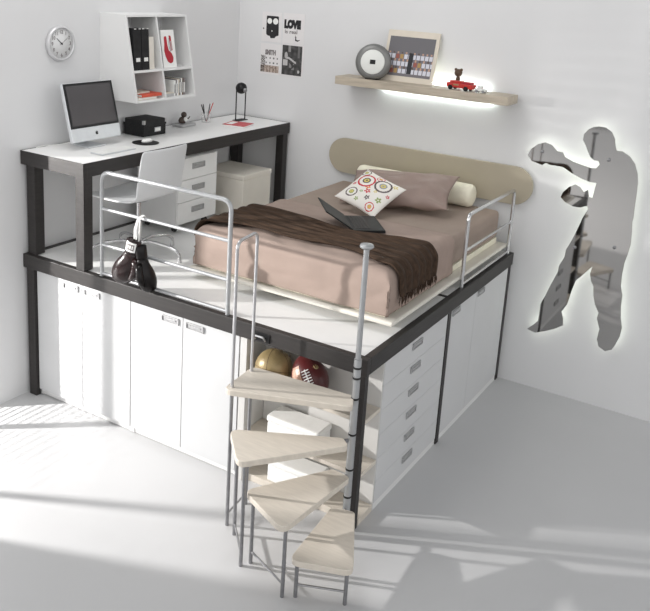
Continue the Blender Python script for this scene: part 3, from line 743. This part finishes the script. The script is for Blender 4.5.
# ------------------------------------------------------------------ posters (each a sheet on the wall, art as parts)
PY = WY-.0025
def poster(x0, x1, z0, z1, label):
    b = BM(); box(b, x0, x1, PY, WY-.0003, z0, z1); o = obj('poster', b, 'poster'); return tag(o, label, 'poster', 'posters on the back wall')
U, V = (1, 0, 0), (0, 0, 1)
p = poster(.245, .452, 2.510, 2.768, 'upper left poster showing a black rounded face with two white ring eyes')
b = BM(); y = PY-.0006
prism(b, [(x, y, z) for x, z in rounded([(.292, 2.575), (.292, 2.735), (.420, 2.735), (.425, 2.570), (.395, 2.560), (.385, 2.545), (.340, 2.540), (.332, 2.560), (.310, 2.562)], .010)], (0, .0005, 0)); art = obj('printed_face', b, 'ink', p)
for x, r in ((.325, .025), (.388, .027)):
    b = BM(); lathe(b, [(r*.55, 0), (r, 0), (r, .0005), (r*.55, .0005)], (x, y-.0001, 2.690), (0, -1, 0), 28); lathe(b, [(0, 0), (r*.25, 0), (r*.25, .0006), (0, .0006)], (x, y-.0001, 2.690), (0, -1, 0), 16)
    lathe(b, [(0, 0), (r*.6, 0), (r*.6, .0003), (0, .0003)], (x, y-.0001, 2.690), (0, -1, 0), 20, mi=1); obj('printed_eye', b, ['paper', 'handle'], art)
b = BM(); lathe(b, [(0, 0), (.006, 0), (.006, .0006), (0, .0006)], (.353, y-.0001, 2.605), (0, -1, 0), 12); obj('printed_mouth', b, 'paper', art)
b = BM(); lathe(b, [(0, 0), (.008, 0), (.008, .0006), (0, .0006)], (.262, PY-.0001, 2.622), (0, -1, 0), 12); obj('printed_dot', b, 'inkgrey', p)
p = poster(.468, .688, 2.512, 2.772, 'upper right poster with bold black LOVE lettering')
b = BM(); text(b, 'LOVE', .088, (.482, PY-.0006, 2.648), U, V, .0006, .009, sx=.78); obj('printed_word', b, 'ink', p)
b = BM(); text(b, 'is real', .046, (.488, PY-.0006, 2.598), U, V, .0006, .001, sx=1.2); obj('printed_script', b, 'inkgrey', p)
b = BM(); tube(b, [(.603, PY-.001, 2.585), (.598, PY-.001, 2.570), (.612, PY-.001, 2.575)], .0035, 6); tube(b, [(.606, PY-.001, 2.572), (.606, PY-.001, 2.545), (.625, PY-.001, 2.540), (.648, PY-.001, 2.548)], [.005, .009, .007, .003], 6)
bmesh.ops.scale(b, vec=(1, .05, 1), verts=b.verts, space=Matrix.Translation((0, -PY, 0))); bmesh.ops.translate(b, vec=(0, -.0008, 0), verts=b.verts); obj('printed_figure', b, 'ink', p)
def pix(fn, x0, z0, w_, h_, nu, nv, parent, name):
    b = BM(); painted(b, fn, (x0, PY-.0006, z0), Vector(U), Vector(V), w_, h_, nu, nv); return obj(name, b, 'pattern', parent)
p = poster(.240, .455, 2.222, 2.492, 'lower left poster with SMITH lettering above a brown strip of small pictures')
b = BM(); text(b, 'SMITH', .056, (.292, PY-.0008, 2.398), U, V, .0006, .004, sx=.72); obj('printed_word', b, 'inkgrey', p)
def strip(u, v):
    n = noise.noise(Vector((u*9, v*9, 3)))
    if u < .2: return (.09, .07, .06) if n > -.1 else (.35, .3, .27)
    s = (u*6) % 1
    return (.20, .15, .12) if s < .3 or n < -.15 else (.46, .38, .33)
pix(strip, .247, 2.240, .195, .062, 48, 18, p, 'printed_strip')
def dots(u, v):
    s = (u*5) % 1; q = (v*2) % 1
    if u < .24: return (.10, .09, .09) if noise.noise(Vector((u*20, v*14, 1))) > -.05 else (.6, .58, .57)
    return (.12, .12, .12) if .35 < s < .7 and .3 < q < .65 else (.73, .71, .71)
pix(dots, .247, 2.303, .195, .085, 48, 24, p, 'printed_rows')
p = poster(.466, .694, 2.228, 2.506, 'lower right poster, a dark black and white photograph')
def photo(u, v):
    n = noise.noise(Vector((u*7, v*8, 9)))*.5+.5; c = .03+.10*n*n
    if .05 < u < .28 and .32 < v < .52: c = .50
    elif (u-.2)**2*4+(v-.66)**2*2 < .025: c = .42
    elif .2 < u < .72 and abs(v-.50-.08*math.sin(u*6)) < .035: c = .50
    elif .38 < u < .62 and .18 < v < .40 and n > .5: c = .22
    elif (u-.85)**2*2+(v-.14)**2*2 < .006: c = .5
    elif .30 < u < .42 and v > .78: c = .26
    elif .78 < u < .9 and v > .6: c = .14
    return (c, c*.98, c*.97)
pix(photo, .474, 2.238, .206, .258, 56, 70, p, 'printed_photograph')

# ------------------------------------------------------------------ wall cubby unit
t = thing('wall_cubby', 'white four-compartment wall unit with slanted sides above the desk', 'shelf', (0.15, 1.085, 2.13))
cy0, cy1, cz0, cz1 = 0.752, 1.428, 2.115, 2.742
def fx(z): return 0.245+(cz1-z)*0.185
th = .016
for yy in (cy0, cy1-th):
    b = BM(); prism(b, [(WX, yy, cz0), (fx(cz0), yy, cz0), (fx(cz1), yy, cz1), (WX, yy, cz1)], (0, th, 0), .001); obj('side_panel', b, 'white', t)
ym = 1.078
def board(name, z, y0, y1):
    b = BM(); prism(b, [(WX+.009, y0, z), (fx(z), y0, z), (fx(z+th), y0, z+th), (WX+.009, y0, z+th)], (0, y1-y0, 0)); return obj(name, b, 'white', t)
board('top_board', cz1-th, cy0+th, cy1-th); board('bottom_board', cz0, cy0+th, cy1-th)
CM = 2.330
board('middle_shelf', CM, cy0+th, cy1-th)
for za, zb in ((cz0+th, CM), (CM+th, cz1-th)):
    b = BM(); prism(b, [(WX+.009, ym-.008, za), (fx(za)-.002, ym-.008, za), (fx(zb)-.002, ym-.008, zb), (WX+.009, ym-.008, zb)], (0, th, 0)); obj('divider', b, 'white', t)
b = BM(); box(b, WX, WX+.008, cy0+th, cy1-th, cz0, cz1); obj('back_panel', b, 'wall', t)
# magazine files
def magfile(y0, label, m_='black2', h_=.295, w_=.078, d0=.05, d1=.30):
    t = thing('magazine_file', label, 'file box', (.17, y0+w_/2, CM+th), 'magazine files in the wall unit')
    z = CM+th+.0005; b = BM(); s = .003
    side = [(d0, z), (d1, z), (d1-.015, z+h_), (d0+.10, z+h_), (d0, z+h_*.72)]
    for yy in (y0, y0+w_-s): prism(b, [(x, yy, q) for x, q in side], (0, s, 0))
    prism(b, [(d1-.004, y0+s, z), (d1, y0+s, z), (d1-.015, y0+s, z+h_), (d1-.019, y0+s, z+h_)], (0, w_-2*s, 0))
    box(b, d0, d1-.005, y0+s, y0+w_-s, z, z+s)
    o = obj('body', b, m_, t); return t, o, z
for y0, lb in ((.790, 'left black magazine file with white label in the wall unit'), (.874, 'right black magazine file with white label beside the cream file')):
    t, o, z = magfile(y0, lb)
    b = BM(); prism(b, [(.3002, y0+.018, z+.062), (.3012, y0+.018, z+.062), (.2998, y0+.018, z+.090), (.2988, y0+.018, z+.090)], (0, .042, 0)); obj('label_card', b, 'paper', o, label='white label')
    b = BM(); zt = z+.295
    for k in (-1, 1): box(b, .288, .291, y0+.039+k*.024-.010, y0+.039+k*.024+.010, zt+.0005, zt+.006)
    obj('paper_edge', b, 'paper', o)
magfile(.962, 'cream magazine file right of the two black files', 'cream', .235, .055, .06, .29)
# card with red sock
t = thing('sock_card', 'white card with a red boot shape in the upper right compartment', 'picture', (.27, 1.22, CM+th))
su = Vector((0, 1, 0)); sv = Vector((-.16, 0, 1)).normalized(); so = Vector((.292, 1.122, CM+th+.001))
b = BM(); slab3(b, so, su, sv, -su.cross(sv), .150, .285, .006, .001); cdp = obj('card', b, 'paper', t)
SK = [(.030, .235), (.058, .240), (.062, .17), (.072, .13), (.100, .11), (.118, .075), (.108, .040), (.080, .030), (.050, .045), (.030, .085), (.020, .13), (.028, .18)]
b = BM(); sn = su.cross(sv); pl = rounded(SK, .02)
prism(b, [so+su*x+sv*y+sn*.0008 for x, y in pl], sn*.0010); sk = obj('red_boot', b, 'redcard', cdp, label='red boot shape')
b = BM()
prism(b, [so+su*x+sv*y+sn*.0008 for x, y in rounded([(.085, .245), (.108, .238), (.116, .13), (.098, .125)], .006)], sn*.001)
obj('red_strap', b, 'redcard', cdp)
b = BM(); tube(b, [so+su*x+sv*y+sn*.004 for x, y in ((.080, .225), (.078, .16), (.090, .125), (.104, .14), (.098, .20))], .003, 6); obj('silver_loop', b, 'steel', cdp)
# books lying lower left
def book(x0, x1, y0, y1, z0, z1, m_, label, group=None, name='book', rot=0):
    t = thing(name, label, 'book', ((x0+x1)/2, (y0+y1)/2, z0), group); c = Vector(((x0+x1)/2, (y0+y1)/2, 0))
    b = BM(); h = .003
    box(b, x0, x1, y0, y1, z0, z0+h); box(b, x0, x1, y0, y1, z1-h, z1); box(b, x0, x0+h, y0, y1, z0+h, z1-h); rot_about(b, c, rot); obj('cover', b, m_, t)
    b = BM(); box(b, x0+h, x1-.003, y0+.003, y1-.003, z0+h, z1-h); rot_about(b, c, rot); obj('pages', b, 'paper', t)
zf = cz0+th+.0005
book(.10, .335, .795, 1.00, zf, zf+.018, 'frame', 'pale book at the bottom of the stack in the wall unit', 'books lying in the wall unit', rot=.0)
book(.12, .34, .83, 1.045, zf+.0185, zf+.040, 'orange', 'orange red book on top of the pale book in the wall unit', 'books lying in the wall unit', rot=math.pi)
book(.10, .29, .80, .97, zf+.0405, zf+.050, 'frame', 'thin pale booklet lying on the orange red book', 'books lying in the wall unit', rot=.1)
# upright discs / books lower right
cols = [('paper', .022, .118, 'white disc case with dark figure mark'), ('inkgrey', .014, .125, 'dark grey disc case'), ('paper', .016, .12, 'white disc case'), ('frame', .014, .128, 'beige disc case'), ('ink', .012, .13, 'black disc case'), ('paper', .018, .132, 'wide white disc case'), ('brown', .014, .13, 'brown disc case'), ('inkgrey', .02, .128, 'charcoal disc case at the right end')]
y = 1.200; where = ['first from the left', 'second from the left', 'third from the left', 'fourth from the left', 'fifth from the left', 'sixth from the left', 'seventh from the left', 'last on the right']
for (mm, ww, hh, lb), wh in zip(cols, where):
    t = thing('disc_case', '%s, %s in the lower right compartment' % (lb, wh) if 'end' not in lb else 'charcoal disc case, last on the right in the lower right compartment', 'disc case', (.22, y+ww/2, zf), 'disc cases in the wall unit')
    b = BM(); box(b, .17, .325, y, y+ww-.0015, zf, zf+hh, .001); o = obj('case', b, mm, t)
    b = BM(); box(b, .3255, .3262, y+.003, y+ww-.0045, zf+.02, zf+hh-.03); obj('spine_label', b, 'handle' if mm == 'paper' else 'paper', o)
    y += ww+.0005
t = thing('flat_case', 'flat grey case lying in front in the lower right compartment', 'box', (.28, 1.14, zf))
b = BM(); box(b, .20, .335, 1.098, 1.192, zf, zf+.022, .002); obj('base', b, 'handle', t)
b = BM(); box(b, .20, .335, 1.098, 1.192, zf+.0225, zf+.030, .002); obj('lid', b, 'frame', t)

# ------------------------------------------------------------------ desktop computer
t = thing('desktop_computer', 'aluminium all-in-one computer with dark screen on the left of the desk', 'computer', (.2, .46, T))
mo = Vector((.262, .232, T+.055)); mu = Vector((0, 1, 0)); mu.normalize(); mv = Vector((-.26, 0, 1)).normalized(); mn = mu.cross(mv)
MW, MH = .468, .412
b = BM(); slab3(b, mo, mu, mv, -mn, MW, MH, .030, .006); sc = obj('body', b, 'alu', t)
b = BM(); slab3(b, mo+mu*.004+mv*.095+mn*.0004, mu, mv, mn, MW-.008, MH-.099, .0015, .0005); bz = obj('bezel', b, 'black', sc)
b = BM(); slab3(b, mo+mu*.024+mv*.112+mn*.0021, mu, mv, mn, MW-.048, MH-.132, .0008, 0); obj('display', b, 'screen', bz)
b = BM(); lc = mo+mu*(MW/2)+mv*.048+mn*.0006
ap = []
for k in range(40):
    a = 2*PI*k/40; r = .0125*(1-.22*math.exp(-((a-PI/2)/.35)**2)-.12*math.exp(-((a-1.5*PI)/.3)**2)); x = r*math.cos(a)*1.05; q = r*math.sin(a)
    if x > .0075 and abs(q-.001) < .006: x = .0075+abs(q-.001)*.5
    ap.append(lc+mu*x+mv*q)
prism(b, ap, mn*.0006)
prism(b, [lc+mu*x+mv*q for x, q in ((.000, .0125), (.001, .017), (.006, .0205), (.0055, .016))], mn*.0006)
obj('logo', b, 'black', sc)
b = BM(); prism(b, [(x, .40, z) for x, z in ((.215, T+.05), (.12, T+.20), (.10, T+.20), (.095, T+.012), (.25, T+.012), (.25, T+.002), (.07, T+.002), (.07, T+.20), (.10, T+.22), (.22, T+.07))], (0, .12, 0), .0) if False else None
box(b, .10, .265, .375, .545, T+.0015, T+.009, .002)
prism(b, [(.095, .40, T+.009), (.105, .40, T+.009), (.16, .40, T+.20), (.150, .40, T+.205)], (0, .12, 0))
obj('stand', b, 'alu', t)
# keyboard
t = thing('keyboard', 'thin white keyboard near the front edge of the desk', 'keyboard', (.44, .45, T))
b = BM(); box(b, .385, .50, .27, .60, T+.0015, T+.009, .003); kb = obj('base', b, 'alu', t)
b = BM()
for r in range(5):
    for c in range(14): box(b, .393+r*.0205, .410+r*.0205, .277+c*.0228, .297+c*.0228, T+.0092, T+.0115)
obj('keys', b, 'paper', kb)
# mouse and pad
mc = Vector((.385, .822, T))
b = BM(); lathe(b, [(0, .0015), (.098, .0015), (.100, .003), (.098, .0045), (0, .0045)], mc, seg=48); tag(obj('mouse_pad', b, 'black'), 'round black mouse pad on the desk', 'mouse pad')
t = thing('computer_mouse', 'white computer mouse on the round black pad', 'mouse', mc+Vector((.0, .015, .005)))
b = BM(); lathe(b, [(0, .005), (.026, .005), (.030, .010), (.028, .020), (.018, .028), (0, .031)], mc+Vector((-.005, .02, 0)), seg=28, sx=.95, sy=1.75); obj('body', b, 'paper', t, True)
b = BM(); lathe(b, [(0, 0), (.004, 0), (.004, .003), (0, .004)], mc+Vector((.0, -.005, .027)), seg=10); obj('scroll_ball', b, 'handle', t)
# black storage box
t = thing('storage_box', 'black lidded storage box with metal corners and label on the desk', 'box', (.13, 1.11, T))
bx0, bx1, by0, by1 = .030, .235, .965, 1.215
b = BM(); box(b, bx0, bx1, by0, by1, T+.0015, T+.095, .002); o = obj('body', b, 'black2', t)
b = BM(); box(b, bx0-.004, bx1+.004, by0-.004, by1+.004, T+.080, T+.1265, .003); lid = obj('lid', b, 'black2', t)
for cx in (bx0-.004, bx1+.004):
    for cyy in (by0-.004, by1+.004):
        b = BM(); sx = 1 if cx < .1 else -1; sy = 1 if cyy < 1.1 else -1
        prism(b, [(cx, cyy, T+.127), (cx+sx*.022, cyy, T+.127), (cx, cyy+sy*.022, T+.127)], (0, 0, .0008))
        box(b, min(cx, cx-sx*.0008), max(cx, cx-sx*.0008), min(cyy, cyy+sy*.018), max(cyy, cyy+sy*.018), T+.098, T+.127)
        box(b, min(cx, cx+sx*.018), max(cx, cx+sx*.018), min(cyy, cyy-sy*.0008), max(cyy, cyy-sy*.0008), T+.098, T+.127)
        obj('metal_corner', b, 'steel', lid)
b = BM(); box(b, bx1+.0002, bx1+.003, 1.085, 1.155, T+.030, T+.065); hl = obj('label_holder', b, 'steel', o)
b = BM(); box(b, bx1+.0032, bx1+.004, 1.091, 1.149, T+.036, T+.059); obj('label_card', b, 'paper', hl)

# ornament on a tray
t = thing('desk_ornament', 'brown and white figurine on a pale tray on the desk by the wall', 'ornament', (.10, 1.60, T))
b = BM(); box(b, .055, .165, 1.50, 1.68, T+.0015, T+.026, .006); obj('tray', b, 'handle', t)
b = BM(); lathe(b, [(0, 0), (.026, .002), (.032, .022), (.022, .045), (.010, .052), (0, .054)], (.10, 1.575, T+.0265), seg=24); f1 = obj('body', b, 'dwood', t)
b = BM(); lathe(b, [(.024*math.sin(PI*k/10), -.024*math.cos(PI*k/10)) for k in range(11)], (.105, 1.590, T+.096), seg=20); obj('head', b, 'dwood', f1)
b = BM(); lathe(b, [(.019*math.sin(PI*k/10), -.019*math.cos(PI*k/10)) for k in range(11)], (.125, 1.585, T+.058), seg=16); obj('belly', b, 'paper', f1, label='white belly')
b = BM(); tube(b, [(.105, 1.60, T+.065), (.115, 1.635, T+.060), (.115, 1.655, T+.075)], [.008, .006, .004], 8); obj('arm', b, 'dwood', f1)

# pen pot and pens
t = thing('pen_pot', 'clear plastic pen pot on the desk near the lantern', 'pen pot', (.10, 1.90, T))
b = BM(); lathe(b, [(0, .0015), (.040, .0015), (.042, .085), (.039, .085), (.037, .005), (0, .005)], (.11, 1.88, T), seg=32); obj('cup', b, 'glass', t)
pens = [((.11, 1.865), (-.01, -.045), 'black', 'black pen leaning left in the clear pot'), ((.10, 1.875), (.0, -.030), 'black', 'black pen leaning left beside its twin in the clear pot'), ((.115, 1.895), (.0, .030), 'black', 'black pen leaning right, crossing the others in the clear pot'), ((.11, 1.905), (-.01, .085), 'red', 'red pen leaning far right in the clear pot'), ((.10, 1.90), (.0, .055), 'paper', 'white pen leaning right beside the red pen')]
for (x, y), (dx, dy), mm, lb in pens:
    t = thing('pen', lb, 'pen', (x, y, T+.01), 'pens in the clear pot')
    p0 = Vector((x-dx*.2, y-dy*.30, T+.008)); p1 = Vector((x+dx, y+dy*.95, T+.16))
    b = BM(); tube(b, [p0, p0.lerp(p1, .08), p1.lerp(p0, .06)], [.0012, .0042, .0042], 8); o = obj('barrel', b, mm, t)
    b = BM(); tube(b, [p1.lerp(p0, .06), p1], [.0042, .003], 8); obj('cap', b, mm, o)

# lantern
t = thing('desk_lantern', 'black wire-framed candle holder with ball top at the right end of the desk', 'candle holder', (.27, 2.18, T))
lx, ly = .235, 2.205
b = BM(); tube(b, path_round([(lx-.0, ly-.068, T+.006), (lx, ly-.068, T+.315), (lx, ly+.068, T+.315), (lx, ly+.068, T+.006)], .03), .0055, 8)
tube(b, [(lx, ly-.068, T+.0065), (lx, ly+.068, T+.0065)], .005, 8); box(b, lx-.035, lx+.035, ly-.070, ly+.070, T+.0015, T+.006, .001); obj('wire_frame', b, 'black', t)
b = BM(); lathe(b, [(.050*math.sin(PI*k/14), -.050*math.cos(PI*k/14)) for k in range(15)], (lx, ly, T+.285), seg=28); hd = obj('ball', b, 'black', t)
b = BM(); lathe(b, [(0, 0), (.018, 0), (.020, .012), (.014, .020), (0, .018)], (lx+.045, ly-.012, T+.275), (1, -.3, -.1), 20); obj('socket', b, 'dsteel', hd)

# notebooks
t = thing('notebook', 'red notebook lying on the desk in front of the candle holder', 'notebook', (.37, 2.0, T))
nc = Vector((.385, 1.98, 0)); na = math.radians(12)
b = BM(); box(b, .285, .485, 1.87, 2.07, T+.0015, T+.013, .001); rot_about(b, nc, na); obj('pages', b, 'paper', t)
b = BM(); box(b, .283, .487, 1.868, 2.072, T+.0135, T+.0165, .001); rot_about(b, nc, na); cv = obj('cover', b, mat('notebook_red', (.50, .07, .08), .5, nscale=25, namt=.25), t)
b = BM(); box(b, .30, .355, 1.90, 2.04, T+.0167, T+.0172); rot_about(b, nc, na); obj('cover_band', b, 'paper', cv)

# cable of the computer along the wall
b = BM(); tube(b, [(.10, .45, T+.016), (.06, .40, T+.014), (.045, .33, T+.0065), (.03, .25, T+.0065), (.015, .20, T+.010), (.02, .12, T+.0065)], .0035, 6); tag(obj('cable', b, 'paper'), 'white cable trailing along the wall end of the desk', 'cable')

# ------------------------------------------------------------------ balls in the niche
SH = .685
bc = Vector((2.082, .098, SH+.1145)); R = .114
b = BM(); bmesh.ops.create_icosphere(b, subdivisions=4, radius=R, matrix=Matrix.Translation(bc)); ball = obj('basketball', b, 'gold', smooth=True); tag(ball, 'golden tan ball on the top shelf behind the stairs', 'ball')
b = BM()
for ax_ in ((1, .2, .1), (0, .3, 1), (.1, 1, -.2)):
    q = Vector((0, 0, 1)).rotation_difference(Vector(ax_)); tube(b, [bc+q @ Vector((R*math.cos(2*PI*k/48), R*math.sin(2*PI*k/48), 0)) for k in range(48)], .0014, 5, closed=True)
obj('seams', b, 'brown', ball)
t = thing('football', 'maroon American football with white laces beside the golden ball', 'ball', (2.29, .12, SH))
fc_ = Vector((2.338, .098, SH+.122)); fa = Vector((-.50, .12, .66)).normalized()
pr = []
for k in range(21):
    s = -1+2*k/20; pr.append((.108*max(0, 1-abs(s)**2.0)**.72, s*.148))
b = BM(); lathe(b, pr, fc_, fa, 32); fb = obj('body', b, 'footb', t, True)
# white laces facing the viewer
toward = (Vector((4.59, -3.80, 3.06))-fc_); toward = (toward-fa*toward.dot(fa)).normalized(); sd = fa.cross(toward)
toward = (toward*.97-sd*.12).normalized(); sd = fa.cross(toward).normalized()
b = BM()
def fr_(s): return .108*max(0, 1-(s/.148)**2)**.72
tube(b, [fc_+fa*s+toward*(fr_(s)+.001) for s in [-.055+.11*k/8 for k in range(9)]], .0035, 6)
for k in range(7):
    s = -.048+.016*k; tube(b, [fc_+fa*s+(toward*math.cos(a)+sd*math.sin(a))*(fr_(s)+.002) for a in (-.22, -.1, 0, .1, .22)], .003, 6)
obj('laces', b, 'lace', fb, label='white laces')
b = BM(); bd = (toward*.72+sd*.65).normalized()
for sgn in (1,):
    s = .045; lathe(b, [(0, 0), (.016, 0), (.016, .001), (0, .0015)], fc_+fa*s+bd*(fr_(s)-.002), bd+fa*.35, 20)
obj('emblem', b, 'gold', fb, label='round gold emblem')
b = BM(); bd = (toward*.75-sd*.62).normalized()
n = 8; g = []
for i in range(n+1):
    s = -.035+.125*i/n; row = []
    for j in range(6):
        a = -.95+.65*j/5; row.append(b.verts.new(fc_+fa*s+(toward*math.cos(a)+sd*math.sin(a))*(fr_(s)+.003)))
    g.append(row)
for i in range(n):
    for j in range(5): b.faces.new((g[i][j], g[i+1][j], g[i+1][j+1], g[i][j+1]))
obj('side_panel', b, mat('pink_gold_panel', (.55, .33, .24), .35, nscale=14, namt=.5), fb, label='pink and gold printed panel')
